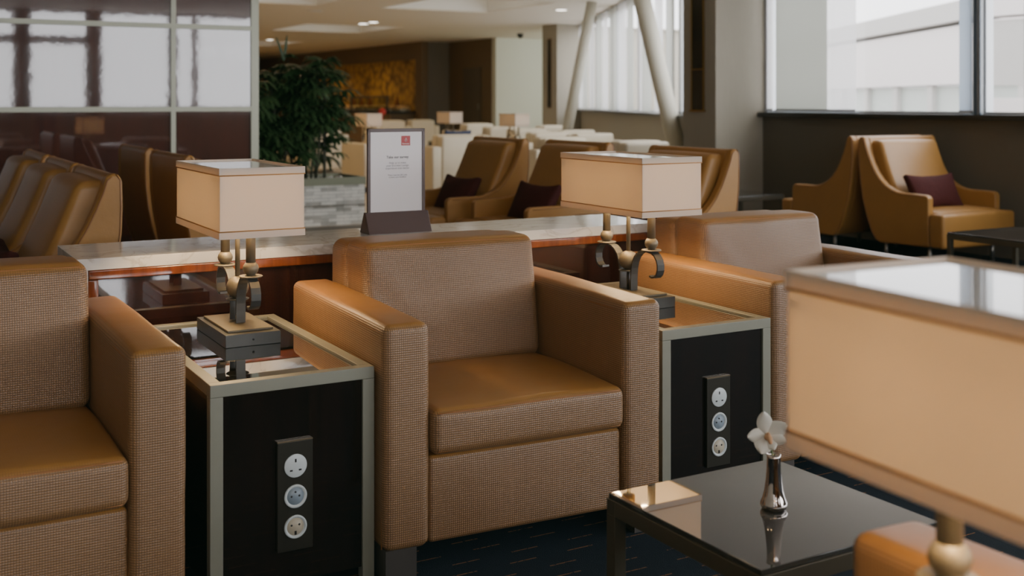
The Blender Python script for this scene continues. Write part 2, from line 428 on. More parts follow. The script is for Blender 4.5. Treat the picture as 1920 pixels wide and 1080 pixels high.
def thing(name, label, cat, loc=(0, 0, 0), rz=0, group=None):
    o = bpy.data.objects.new(name, None); COL.objects.link(o); o.empty_display_size = .05
    o.location = loc; o.rotation_euler = (0, 0, rz); o['label'] = label; o['category'] = cat
    if group: o['group'] = group
    return o
def tag(o, label, cat, group=None):
    o['label'] = label; o['category'] = cat
    if group: o['group'] = group
    return o
def kids(o): return [c for c in bpy.data.objects if c.parent == o]
def dup(root, loc, rz, label=None, group=None):
    r = root.copy(); COL.objects.link(r); r.location = loc; r.rotation_euler = (0, 0, rz)
    if label: r['label'] = label
    if group: r['group'] = group
    for ch in kids(root):
        c = ch.copy(); COL.objects.link(c); c.parent = r
        for g in kids(ch):
            d = g.copy(); COL.objects.link(d); d.parent = c
    return r
def S(name, mb, mat, parent=None, **kw):
    o = mb.build(name, mat, parent, **kw)
    if parent is None: o['kind'] = 'structure'
    return o

# ------------------------------------------------------------------ room shell
def xr(y):
    if y <= 8.74: return 7.52
    if y <= 19.8: return 7.52 + (y - 8.74) * 5.35 / 11.06
    return 16.5
def slab(m, x0, x1, y0, y1, z0, z1):
    """box clipped to the room's right boundary"""
    ys = sorted({y0, y1, *[q for q in (8.74, 19.8) if y0 < q < y1]})
    for a, b in zip(ys, ys[1:]):
        e = 1e-4; xa, xb = min(x1, xr(a + e)), min(x1, xr(b - e))
        if xa <= x0 and xb <= x0: continue
        pts = []
        if xa > x0 and xb > x0: 
            pts = [(x0, a), (xa, a)]
            if abs(xa - xb) > 1e-3 and (xa == x1 or xb == x1):
                yc = 8.74 + (x1 - 7.52) * 11.06 / 5.35; pts.append((x1, yc))
            pts += [(xb, b), (x0, b)]
        else:
            yc = 8.74 + (x0 - 7.52) * 11.06 / 5.35
            pts = [(x0, yc)]
            if xb >= x1: pts.append((x1, 8.74 + (x1 - 7.52) * 11.06 / 5.35))
            pts += [(xb, b), (x0, b)]
        n = len(pts)
        m.add([(x, y, z0) for x, y in pts] + [(x, y, z1) for x, y in pts], [tuple(reversed(range(n))), tuple(range(n, 2 * n))] + [(i, (i + 1) % n, (i + 1) % n + n, i + n) for i in range(n)])
    return m
X_WIN = 7.35; CEIL = 2.7
# floor: navy carpet near, pale stone far
S('floor', slab(MB(), -3.2, 16.5, -4.2, 9.6, -.1, 0), 'carpet')
S('floor_stone', slab(MB(), -3.2, 16.5, 9.6, 43, -.1, 0), 'tile')
S('trim_1', MB().box(2.6, 4.5, 9.62, 10.05, .0, .006), 'floor_brown')
# ceiling with recessed coffers
def ceiling():
    holes = [(7.64, 9.72, 21.8, 24.2), (7.42, 9.40, 15.3, 17.55), (7.6, 9.9, 28.5, 31.3), (4.2, 6.3, 15.3, 17.55), (1.5, 4.0, 3.2, 5.6)]
    xs = sorted({-3.2, 16.5, *[h[0] for h in holes], *[h[1] for h in holes]})
    ys = sorted({-4.2, 43.0, *[h[2] for h in holes], *[h[3] for h in holes]})
    m = MB()
    for i in range(len(xs) - 1):
        for j in range(len(ys) - 1):
            cx, cy = (xs[i] + xs[i + 1]) / 2, (ys[j] + ys[j + 1]) / 2
            if any(h[0] < cx < h[1] and h[2] < cy < h[3] for h in holes): continue
            slab(m, xs[i], xs[i + 1], ys[j], ys[j + 1], CEIL, CEIL + .02)
    S('ceiling', m, 'ceiling')
    c = MB()
    for h in holes:
        T = CEIL + .30
        c.box(h[0] - .05, h[1] + .05, h[2] - .05, h[3] + .05, T, T + .03)
        c.box(h[0] - .03, h[0], h[2], h[3], CEIL + .02, T); c.box(h[1], h[1] + .03, h[2], h[3], CEIL + .02, T)
        c.box(h[0], h[1], h[2] - .03, h[2], CEIL + .02, T); c.box(h[0], h[1], h[3], h[3] + .03, CEIL + .02, T)
    S('ceiling_coffers', c, 'coffer')
ceiling()
# downlight fixtures
for i, (x, y, warm) in enumerate(((8.574, 21.211, 1), (8.573, 20.69, 1), (8.767, 27.84, 1), (10.17, 16.37, 0), (6.645, 18.62, 0))):
    lab = ['round recessed ceiling downlight, left one of the close pair beside the far coffer', 'round recessed ceiling downlight, right one of the close pair beside the far coffer',
           'round bright ceiling downlight above the tall palm', 'round ceiling downlight near the slanted columns', 'small round ceiling downlight left of the large coffer'][i]
    t = thing('ceiling_downlight', lab, 'ceiling light', (x, y, CEIL), group='recessed ceiling downlights')
    MB().lathe([(.10, 0), (.13, -.004), (.13, -.010), (.10, -.012)], n=24, caps=False).build('rim', 'coffer', t)
    MB().lathe([(.002, -.006), (.10, -.006), (.10, -.002), (.002, -.002)], n=24).build('lens', 'downlight' if i < 4 else 'coffer', t)
o = tag(MB().lathe([(.001, -.12), (.05, -.10), (.075, -.05), (.08, 0)]).build('security_camera_dome', 'black', loc=(12.95, 22.6, CEIL + .004)), 'small black security camera dome on the ceiling before the white far wall', 'camera')

# panel wall (left) : glossy mahogany panels with pale metal trims
S('wall_left_panels', MB().box(-3.2, 2.49, 8.2, 8.35, 0, CEIL), 'mahogany')
tm = MB()
for x in (1.884, 2.456): tm.box(x - .016, x + .016, 8.185, 8.2, 0, CEIL)
tm.box(2.472, 2.495, 8.185, 8.36, 0, CEIL)
for z in (1.69, 1.105): tm.box(-3.2, 2.472, 8.187, 8.2, z - .017, z + .017)
S('trim_2', tm, 'trim_metal')
S('wall_left', MB().box(-3.35, -3.2, -4.2, 8.35, 0, CEIL), 'wallvinyl')
S('wall_back_left', MB().box(1.50, 1.65, 8.35, 43, 0, CEIL), 'wallbrown')
S('wall_back', MB().box(2.3, 16.5, 42, 42.15, 0, CEIL), 'wallbrown')

# window wall on the right, x = 7.35
def wall_right():
    m = MB(); m.box(X_WIN, X_WIN + .2, -4.2, 8.24, 0, 1.04); m.box(X_WIN, X_WIN + .2, -4.2, 8.24, 2.50, CEIL)
    S('wall_right', m, 'walldark')
    S('trim_3', MB().box(X_WIN - .07, X_WIN + .06, -4.0, 8.24, 1.015, 1.058), 'sill')
    # openings between mullions
    mull = [(8.24, 8.20), (5.911, 5.83), (2.90, 2.70), (-.30, -.50), (-3.6, -4.2)]
    for i, (a, b) in enumerate(mull):
        S('trim_%d' % (4 + i), MB().box(X_WIN + .02, X_WIN + .16, min(a, b), max(a, b), 1.058, 2.50), 'alum', bevel=.004)
    S('trim_9', MB().box(X_WIN - .0, X_WIN + .018, 5.872, 5.892, 1.058, 2.50).box(X_WIN, X_WIN + .018, 5.826, 5.836, 1.058, 2.50), 'alum_dark')
    wn = 1
    for a, b in ((5.911, 8.20), (2.90, 5.83), (-.30, 2.70), (-3.6, -.50)):
        fr = MB()
        for z in (1.058, 2.478): fr.box(X_WIN + .05, X_WIN + .10, a, b, z, z + .022)
        fr.box(X_WIN + .05, X_WIN + .10, a, a + .02, 1.08, 2.478); fr.box(X_WIN + .05, X_WIN + .10, b - .02, b, 1.08, 2.478)
        if wn == 2: fr.box(X_WIN + .05, X_WIN + .10, 5.44, 5.485, 1.08, 2.478)
        w = S('window_%d' % wn, fr, 'alum')
        MB().box(X_WIN + .07, X_WIN + .076, a + .02, b - .02, 1.08, 2.478).build('glass_pane', 'glass', w)
        wn += 1
wall_right()
# sheer sliding blind panels in front of the first window
for y0, y1, mt, lab in ((8.118, 8.236, 'sheer_light', 'narrow white sliding blind panel beside the near column'), (7.43, 8.082, 'sheer', 'wide grey-white sheer sliding blind panel in the right window'),
                        (7.354, 7.43, 'sheer_light', 'very narrow white blind edge between the two sheer panels'), (7.093, 7.354, 'sheer_light', 'light see-through sliding blind panel, right of the grey sheer one'), (5.911, 6.03, 'sheer_blue', 'narrow pale blue blind strip beside the dark window mullion')):
    t = thing('sliding_blind', lab, 'blind', (X_WIN + .02, y0, 1.07), group='sheer sliding window blinds')
    MB().box(-.004, 0, 0, y1 - y0, .02, 1.40).build('cloth', mt, t)
    MB().box(-.008, .004, 0, y1 - y0, 0, .02).build('weight_bar', 'alum', t)
    MB().box(-.008, .004, 0, y1 - y0, 1.40, 1.42).build('head_rail', 'alum', t)

# near column
S('column_near', MB().box(6.785, 7.55, 8.24, 8.72, 0, CEIL), 'wallvinyl')
sl = MB().box(6.772, 6.786, 8.400, 8.412, 1.075, CEIL).box(6.772, 6.786, 8.578, 8.590, 1.075, CEIL).box(6.765, 6.786, 8.385, 8.605, 1.062, 1.08).box(6.774, 6.786, 8.412, 8.578, 1.455, 1.465)
t = thing('wall_light_niche', 'tall narrow black glass niche with a thin brass frame in the near column', 'wall niche', (0, 0, 0))
sl.build('frame', 'brass', t); MB().box(6.778, 6.7849, 8.412, 8.578, 1.465, CEIL).build('dark_glass', 'black_slot', t)
MB().box(6.778, 6.7849, 8.412, 8.578, 1.08, 1.455).build('lower_glass', P('slot_brown_glass', (.03, .022, .014), .25), t)

# diagonal window wall receding to the far pillar
A = Vector((7.35, 8.74)); B = Vector((12.7, 19.8)); D = (B - A); LEN = D.length; ang = math.atan2(D.y, D.x)
def diag(mb, name, mat, parent=None): 
    o = mb.build(name, mat, parent)
    if parent is None: o.location = (A.x, A.y, 0); o.rotation_euler.z = ang; o['kind'] = 'structure'
    return o
diag(MB().box(0, LEN, -.2, 0, 0, .97).box(0, LEN, -.2, 0, 2.64, CEIL), 'wall_far_windows', 'wallvinyl')
diag(MB().box(0, LEN, -.05, .08, .97, 1.005), 'trim_10', 'sill')
nb = 5
for i in range(nb):
    a = LEN * i / nb; b = LEN * (i + 1) / nb
    w = diag(MB().box(a, a + .07, -.14, -.04, 1.005, 2.64).box(b - .07, b, -.14, -.04, 1.005, 2.64).box(a + .07, b - .07, -.12, -.06, 1.005, 1.04).box(a + .07, b - .07, -.12, -.06, 2.60, 2.64), 'window_%d' % (5 + i), 'alum')
    MB().box(a + .07, b - .07, -.094, -.088, 1.04, 2.60).build('glass_pane', 'glass', w)
# sheer vertical curtains
k = 0
random.seed(3)
s0 = LEN * .20
while s0 < LEN * .93:
    wd = random.uniform(.35, .75)
    t = thing('sheer_curtain', 'white sheer curtain strip hanging in the far slanted window row', 'curtain', (A.x, A.y, 0), ang, 'sheer curtains in the far windows')
    n = 14; vs = []; fs = []
    for i in range(n + 1):
        xx = s0 + wd * i / n; yy = -.0 + .022 * math.sin(i * 1.9) + .02
        vs += [(xx, yy, 1.02), (xx, yy, 2.66)]
    for i in range(n): fs.append((2 * i, 2 * i + 2, 2 * i + 3, 2 * i + 1))
    MB().add(vs, fs, True).build('cloth', 'sheer_light' if k % 2 else 'sheer', t)
    MB().box(s0, s0 + wd, .0, .04, 2.66, 2.68).build('curtain_rail', 'alum', t)
    s0 += wd + random.uniform(.05, .45); k += 1
S('wall_back_right', MB().box(12.6, 16.6, 19.95, 20.05, 0, CEIL), 'wallvinyl')
S('wall_end_right', MB().box(16.5, 16.6, 20.05, 43, 0, CEIL), 'wallvinyl')

# far pillar, far walls
S('column_far', MB().box(11.945, 12.5, 19.38, 19.95, 0, CEIL), 'wallvinyl')
t = thing('wall_light_niche', 'dark slot niche with a pale reflection in the far pillar', 'wall niche')
MB().box(11.93, 11.945, 19.58, 19.72, 1.02, 2.42).build('frame', 'wallbrown', t); MB().box(11.92, 11.93, 19.60, 19.70, 1.05, 2.39).build('dark_glass', 'black_slot', t)
S('wall_far', MB().box(13.3, 16.5, 24.4, 24.6, 0, CEIL), 'wallwhite')
S('wall_far_side', MB().box(13.3, 13.5, 24.6, 26.95, 0, CEIL), 'wallbrown')
d = S('door_1', MB().box(13.27, 13.30, 25.15, 26.1, 0, 2.0), P('far_door', (.10, .075, .045), .5))
MB().box(13.24, 13.27, 25.22, 25.25, .95, 1.10).build('door_handle', 'steel', d)
S('wall_far_return', MB().box(12.45, 13.5, 26.95, 27.1, 0, CEIL), P('greige_wall', (.22, .19, .15), .7))
S('wall_gold_frame', MB().box(12.42, 12.6, 26.75, 27.15, 0, CEIL).box(12.43, 12.6, 27.15, 42, 2.25, CEIL), 'wallbrown')
S('wall_gold', MB().box(12.5, 12.6, 27.15, 42, 0, 2.25), 'gold')

# rear wall behind the camera with windows (seen in every glossy surface)
def wall_front():
    m = MB(); m.box(-3.2, X_WIN + .2, -4.2, -4.0, 0, 1.02); m.box(-3.2, X_WIN + .2, -4.2, -4.0, 2.67, CEIL)
    wins = [(-3.0, -1.9), (-1.7, -.55), (-.35, .75), (.95, 2.12), (2.38, 3.26), (3.50, 4.64), (4.76, 5.06), (5.12, 6.30), (6.5, 7.3)]
    xs = [-3.2] + [q for w in wins for q in w] + [X_WIN + .2]
    for i in range(0, len(xs), 2): m.box(xs[i], xs[i + 1], -4.2, -4.0, 1.02, 2.67)
    for (a, b) in wins[:5]: m.box(a, b, -4.15, -4.05, 2.12, 2.26)
    S('wall_front', m, 'wallbrown')
    g = MB()
    for i, (a, b) in enumerate(wins):
        w = S('window_%d' % (10 + i), MB().box(a, b, -4.12, -4.08, 1.02, 1.05).box(a, b, -4.12, -4.08, 2.65, 2.67), 'alum')
        MB().box(a, b, -4.105, -4.10, 1.05, 2.65).build('glass_pane', 'glass', w)
wall_front()

# slanted round columns by the far windows
# both lean in a plane facing down the room (worked out once as world points)
p_top = Vector((9.768, 14.824, 2.70)); p_bot = Vector((9.318, 15.078, 0.0))
tag(MB().tube([p_top, p_bot], .084, 24).build('slanted_column', 'pipe'), 'thin round column leaning left at its foot, beside the far pillar', 'column')
q_top = Vector((7.77, 10.89, 2.70)); q_bot = Vector((8.32, 10.58, 0.0))
tag(MB().tube([q_top, q_bot], .103, 28).build('slanted_column', 'pipe'), 'thicker round column leaning right at its foot, beside the near column', 'column')

# outside : overpass and annexe building
OUT = thing('concrete_overpass', 'pale concrete overpass seen outside the right window', 'building', (0, 0, 0), PI / 2 - math.radians(29.4))
MB().box(14, 60, -8.6, -8.0, 1.47, 2.52).build('parapet', 'concrete', OUT)
MB().box(14, 60, -9.2, -8.25, 2.50, 2.60).build('shadow_strip', P('shadow_concrete', (.22, .25, .22), .8), OUT)  # shadow line under the beam, painted as a strip of darker concrete
MB().box(14, 60, -9.0, -7.9, 2.60, 2.95).build('upper_beam', 'concrete_grey', OUT)
MB().box(14, 60, -8.7, -8.15, -2, 1.45).build('facade', 'facade', OUT)
for x in range(14, 40, 2): MB().box(x, x + .25, -8.15, -8.05, -2, 1.46).build('facade_post', 'concrete_grey', OUT)
BR = thing('concrete_bracket', 'concrete bracket with a diagonal strut outside the right-hand window', 'bracket', (11.6, 8.2, 1.2))
MB().box(-.2, .2, -.9, .8, .95, 1.5).build('beam', 'concrete', BR)
MB().prism_x([(.5, .9), (.7, .9), (.0, .0), (-.15, .15)], -.1, .1).build('strut', 'concrete', BR)
MB().box(-.15, .15, .2, .9, .15, .9).build('plate', 'concrete_grey', BR)
MB().box(-.3, .3, -1.2, 1.0, -3.2, .0).build('wall', 'concrete', BR)
S('ground_outside', MB().box(-60, 90, -70, 90, -3.2, -3.0), 'concrete')

# ------------------------------------------------------------------ counter
CT = thing('marble_counter', 'long low counter with a white marble top and dark mahogany panels', 'counter', (0, 0, 0))
MB().box(.53, 2.61, 3.5, 3.875, .669, .703).build('marble_top', 'marble', CT, bevel=.0015)
MB().box(.53, .562, 3.502, 3.873, 0, .6685).build('marble_end', 'marble', CT, bevel=.0015)
MB().box(.563, 2.60, 3.53, 3.86, 0, .668).build('body', 'counter_wood', CT)
MB().box(.563, 2.60, 3.500, 3.53, .640, .6685).box(.563, .592, 3.505, 3.53, .0, .640).box(.592, 2.60, 3.505, 3.53, .30, .33).build('moulding', 'mahogany_frame', CT, bevel=.004)
MB().box(.592, 2.60, 3.518, 3.5299, .33, .640).build('glossy_panel', 'counter_wood', CT)

# sign holder
SG = thing('sign_holder', 'upright brown-framed table sign with a white survey sheet on the marble counter', 'sign', (1.619, 3.70, .703), math.radians(-1.0))
W = .108
MB().prism_x([(-.045, 0), (.045, 0), (.008, .072), (-.008, .072)], -.118, .118).build('sloped_base', 'sign_frame', SG, bevel=.002)
fr = MB().box(-W, -W + .011, -.006, .006, .06, .362).box(W - .011, W, -.006, .006, .06, .362).box(-W, W, -.006, .006, .350, .362).box(-W + .011, W - .011, .001, .006, .06, .35)
fr.build('frame', 'sign_frame', SG, bevel=.0015)
pp = MB().box(-W + .011, W - .011, -.003, .001, .06, .351).build('paper_sheet', 'paper', SG)
def text(body, size, x, z, mat, parent, y=-.0034, bold=False, name='printed_text'):
    c = bpy.data.curves.new(name, 'FONT'); c.body = body; c.size = size; c.align_x = 'CENTER'; c.extrude = .0001
    if bold: c.offset = size * .018
    tmp = bpy.data.objects.new(name, c); COL.objects.link(tmp)
    bpy.context.view_layer.update()
    me = bpy.data.meshes.new_from_object(tmp.evaluated_get(bpy.context.evaluated_depsgraph_get()))
    bpy.data.objects.remove(tmp)
    me.transform(Matrix.Rotation(PI / 2, 4, 'X')); me.materials.clear(); me.materials.append(MT[mat])
    o = bpy.data.objects.new(name, me); COL.objects.link(o); o.parent = parent; o.location = (x, y, z); return o
text('Take our survey', .0125, .004, .258, 'ink', pp, bold=True, name='heading_text')
text('Help us to make\nyour Emirates Lounge\nexperience even better', .0095, .004, .239, 'ink_grey', pp)
text('Please scan the QR code\nto leave your feedback', .0072, .004, .197, 'ink_grey', pp)
lg = MB().box(.018, .052, -.0036, -.003, .302, .336).build('red_logo', 'logo_red', SG)
MB().tube([(.035, -.0038, .316), (.032, -.0038, .320), (.034, -.0038, .325), (.035, -.0038, .331), (.037, -.0038, .325), (.039, -.0038, .320), (.035, -.0038, .316)], .0012, 6).build('emblem', 'logo_white', lg)
text('Emirates', .0075, .035, .306, 'logo_white', lg, y=-.0038, bold=True)

# ------------------------------------------------------------------ armchairs
def wr(seed, amp, sc):
    def f(p):
        n = noise.noise(Vector((p.x * sc + seed, p.y * sc, p.z * sc))); return n * amp
    return f
def make_club(name, label, leather, seam, detail=True, group=None):
    """local: x -.4...4, front at y=0, back at y=.8"""
    t = thing(name, label, 'armchair', group=group)
    k = 4 if detail else 2; m = 10 if detail else 3
    for sx in (-1, 1):
        x0, x1 = (-.40, -.28) if sx < 0 else (.28, .40)
        w1 = wr(sx * 3, .002, 9)
        def fn(p, w1=w1): return Vector((p.x + w1(p), p.y, p.z + w1(p)))
        a = MB().rbox(x0, x1, 0, .79, .07, .62, .022, k, m, (.004, .004, .005), fn).build('arm', leather, t)
        if detail:
            pm = MB()
            for xx in (x0 + .001, x1 - .001):
                pm.tube([(xx, .022 + .73 * i / 10, .598) for i in range(11)], .0022, 6)
                pm.tube([(xx, .0225, .075 + .52 * i / 8) for i in range(9)], .0018, 6)
            pm.build('piping', seam, a)
    MB().rbox(-.279, .279, .014, .70, .07, .285, .014, 3, 4, (0, .004, 0)).build('seat_base', leather, t)
    w2 = wr(5, .004, 6)
    def fs(p): return Vector((p.x, p.y, p.z + w2(p) * (p.z > .36)))
    sc = MB().rbox(-.277, .277, -.012, .50, .290, .402, .024, k + 1, m, (.002, .008, .012), fs).build('seat_cushion', leather, t)
    if detail:
        MB().tube([(-.262 + .524 * i / 12, -.008 - .003 * math.sin(PI * i / 12), .393 + .002 * math.sin(PI * i / 12)) for i in range(13)], .002, 6).tube([(-.262 + .524 * i / 12, -.008, .300) for i in range(13)], .0018, 6).build('piping', seam, sc)
    w3 = wr(9, .007, 5)
    def fb(p):
        q = Vector((p.x, p.y + (p.z - .40) * .13, p.z)); q.y += w3(p) * 1.0
        # soft creases at the lower left corner
        q.y += .006 * math.sin((p.x * 1.2 + p.z) * 42) * max(0, 1 - abs(p.x + .22) / .12) * max(0, 1 - abs(p.z - .58) / .16)
        return q
    bc = MB().rbox(-.274, .274, .455, .62, .395, .752, .028, k + 1, m + 6, (.004, .016, .006), fb).build('back_cushion', leather, t)
    if detail:
        pts = [(-.255 + .51 * i / 14, .462 + (.735 - .40) * .13 + w3(Vector((-.255 + .51 * i / 14, .46, .74))), .742 + .004 * math.sin(PI * i / 14)) for i in range(15)]
        MB().tube(pts, .002, 6).build('piping', seam, bc)
    MB().rbox(-.279, .279, .655, .80, .07, .742, .035, k, 4, (0, .004, .003)).build('backrest', leather, t)
    for sx in (-1, 1):
        for y in (.004, .70):
            MB().box(sx * .355 - .04, sx * .355 + .04, y, y + .08, 0, .075).build('leg', 'darkleg', t)
    return t
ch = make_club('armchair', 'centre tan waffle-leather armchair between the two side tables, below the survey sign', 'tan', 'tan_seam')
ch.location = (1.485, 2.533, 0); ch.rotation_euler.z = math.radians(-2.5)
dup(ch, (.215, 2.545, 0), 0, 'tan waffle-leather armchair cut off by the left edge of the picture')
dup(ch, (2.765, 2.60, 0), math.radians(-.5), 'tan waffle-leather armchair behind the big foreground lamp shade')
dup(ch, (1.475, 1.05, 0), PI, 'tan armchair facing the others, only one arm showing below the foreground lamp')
for c in [o for o in bpy.data.objects if o.parent is None and o.name.startswith('armchair')]: c['group'] = 'tan waffle-leather armchairs'

cr_proto = make_club('armchair', 'x', 'cream', 'cream_seam', False)
cream = [  # x centre, y of back, rz(180 = back towards us), label
    (5.89, 13.55, 1, 'cream leather armchair directly behind the survey sign, left arm showing beside the planter'),
    (6.26, 12.31, 1, 'cream leather armchair just right of the survey sign with its tall pale back towards us'),
    (6.88, 10.95, 1, 'cream leather armchair between the first and second tan wing chairs'),
    (7.85, 12.80, 1, 'cream leather armchair with a wide pale back above the second wing chair'),
    (8.62, 14.70, 1, 'cream leather armchair in the middle row, under the rightmost distant lamp'),
    (8.95, 16.10, 1, 'cream leather armchair right of the middle distant lamp'),
    (10.10, 16.35, 1, 'cream leather armchair at the foot of the thin slanted column'),
    (8.72, 13.05, -1, 'cream leather armchair along the far windows, second from the thick slanted column'),
    (8.00, 11.55, -1, 'cream leather armchair along the far windows, nearest to the thick slanted column'),
    (6.95, 9.50, 1, 'cream leather armchair with pale low back just left of the near column'),
    (6.43, 17.50, 1, 'cream leather armchair behind the palm, far left of the cream group'),
    (9.83, 22.60, 1, 'distant cream armchair in front of the buffet, left one'),
    (10.67, 22.90, 1, 'distant cream armchair in front of the buffet, right one'),
    (9.82, 18.60, 1, 'distant cream armchair before the brown wall door'),
    (5.10, 17.20, 1, 'cream leather armchair glimpsed through the palm stems'),
]
for i, (x, y, f, lab) in enumerate(cream):
    loc = (x, y + .8, 0) if f > 0 else (x, y, 0)
    if i == 0:
        c = cr_proto; c.location = loc; c.rotation_euler.z = PI; c['label'] = lab; c['group'] = 'cream armchairs in the far lounge'
    else: dup(cr_proto, loc, PI if f > 0 else 0, lab, 'cream armchairs in the far lounge')

# wing lounge chairs
def make_wing(label):
    t = thing('wing_armchair', label, 'armchair')
    prof = [(0, .14), (0, .475), (.012, .496), (.035, .503), (.13, .505), (.225, .505), (.28, .511), (.33, .526), (.385, .552), (.43, .588), (.475, .640), (.515, .705), (.55, .778), (.575, .84), (.588, .885), (.605, .900), (.63, .897), (.646, .875), (.648, .78), (.645, .687), (.630, .56), (.605, .43), (.565, .31), (.52, .205), (.475, .145), (.44, .13)]
    for sx in (-1, 1):
        x0, x1 = (-.38, -.325) if sx < 0 else (.325, .38)
        a = MB().prism_x(prof, x0, x1).build('side_panel', 'wing', t, bevel=.014)
        xx = x0 if sx < 0 else x1
        MB().tube([(xx, y + .004, z - .012) for y, z in prof[3:16]], .003, 6).tube([(xx, y - .008, z) for y, z in prof[16:25]], .003, 6).build('piping', 'wing_seam', a)
    back = [(.588, .885), (.605, .898), (.63, .895), (.644, .875), (.646, .78), (.643, .687), (.628, .56), (.603, .43), (.563, .31), (.518, .205), (.473, .145), (.42, .14), (.40, .20), (.46, .40), (.53, .60), (.572, .80)]
    MB().prism_x(back, -.326, .326).build('back_panel', 'wing', t, bevel=.012)
    # T-shaped seat block, crowned
    sb = MB().rbox(-.38, .38, -.125, -.002, .14, .375, .022, 3, 5, (0, .006, .006)).rbox(-.323, .323, -.03, .45, .16, .385, .022, 3, 6, (0, 0, .014))
    sb.build('seat', 'wing', t)
    def fb(p): return Vector((p.x * (1 - (p.z - .38) * .10), p.y + .23 * ((p.z - .38) / .48) + .02 * math.sin((p.z - .38) / .48 * PI), p.z))
    bc = MB().rbox(-.318, .318, .27, .385, .36, .868, .03, 3, 8, (0, .018, .006), fb).build('back_cushion', 'wing', t)
    MB().tube([(sx * .300 * (1 - (z - .38) * .10), .283 + .23 * ((z - .38) / .48) + .02 * math.sin((z - .38) / .48 * PI), z) for sx, z in [(-1, .40 + .45 * i / 8) for i in range(9)]], .003, 6).tube([(.300 * (1 - (z - .38) * .10), .283 + .23 * ((z - .38) / .48) + .02 * math.sin((z - .38) / .48 * PI), z) for z in [.40 + .45 * i / 8 for i in range(9)]], .003, 6).build('piping', 'wing_seam', bc)
    for sx in (-.33, .33):
        for y in (.03, .42): MB().lathe([(.014, 0), (.014, .15)], (sx, y, 0), 12).build('leg', 'steel', t)
    return t
wg = make_wing('x')
def cushion(x, y, z, rz, tilt, label, mat='maroon', size=(.45, .12, .26)):
    def fn(p):
        u = abs(p.x) / (size[0] / 2); v = abs(p.z) / (size[2] / 2)
        k = 1 + .10 * (u * u * v * v)             # pulled-out corners
        pinch = 1 - .10 * (1 - u * u) * v
        return Vector((p.x * k, p.y, p.z * k * pinch + .006 * noise.noise(p * 14)))
    b = MB().rbox(-size[0] / 2, size[0] / 2, -size[1] / 2 * .35, size[1] / 2 * .35, -size[2] / 2, size[2] / 2, .012, 2, 10, (0, size[1] / 2 * .75, 0), fn)
    o = b.build('throw_cushion', mat); o.location = (x, y, z); o.rotation_euler = (tilt, 0, rz)
    return tag(o, label, 'cushion', 'maroon cushions on the wing chairs' if mat == 'maroon' else 'navy cushions in the far lounge')
# wing chair placements: (x,y) of the front centre, rz; facing -x = rz -90deg
def face_dir(rz): return Vector((math.sin(rz), -math.cos(rz)))   # front direction (-y at rz 0)
wings = [
    # middle row facing -x
    (3.43, 7.36, -PI / 2, 'tan wing chair with maroon cushion, leftmost of the row behind the counter', 'maroon lumbar cushion on the leftmost wing chair behind the counter'),
    (3.54, 6.47, -PI / 2, 'tan wing chair partly behind the second lamp shade, middle of the row behind the counter', 'large maroon cushion on the middle wing chair, left of the second lamp'),
    (3.53, 5.245, -PI / 2, 'tan wing chair right of the second lamp shade with its pale side showing', 'maroon cushion just showing below the second lamp shade'),
    # left row facing -x
    (.165, 4.69, -PI / 2, 'tan wing chair nearest to the marble counter end in the left row', 'maroon cushion on the nearest wing chair of the left row'),
    (.165, 5.52, -PI / 2, 'tan wing chair second in the left row', 'maroon cushion on the second wing chair of the left row'),
    (.165, 6.41, -PI / 2, 'tan wing chair farthest in the left row, at the left edge', None),
    # dark pair facing +x
    (2.0, 6.96, PI / 2, 'shadowed wing chair with dark back towards us, left of the pair by the first lamp', None),
    (1.98, 5.98, PI / 2, 'shadowed wing chair with dark back towards us, partly behind the first lamp shade', None),
    # window pair
    (6.83, 6.89, PI, 'tan wing chair under the window facing away, back to back with its neighbour', None),
    (6.83, 5.54, 0, 'tan wing chair under the window facing right, with a maroon cushion', 'maroon cushion on the wing chair under the window'),
]
for i, (x, y, rz, lab, clab) in enumerate(wings):
    if i == 0:
        c = wg; c.location = (x, y, 0); c.rotation_euler.z = rz; c['label'] = lab
    else: c = dup(wg, (x, y, 0), rz, lab)
    c['group'] = 'tan wing chairs in the lounge'
    if clab:
        f = face_dir(rz); s_ = Vector((-f.y, f.x)); off = .06 if i in (0, 1, 2, 3, 4) else -.04
        p = Vector((x, y)) - f * .235 + s_ * (.06 if i < 5 else -.05)
        cushion(p.x, p.y, .50, rz, math.radians(-24), clab)
cushion(6.2, 14.05, .55, PI, math.radians(-15), 'navy cushion on the cream chair left of the survey sign', 'navy')
cushion(6.35, 12.62, .70, 0, 0, 'navy cushion edge peeking over the cream chair right of the survey sign', 'navy', (.34, .08, .2))

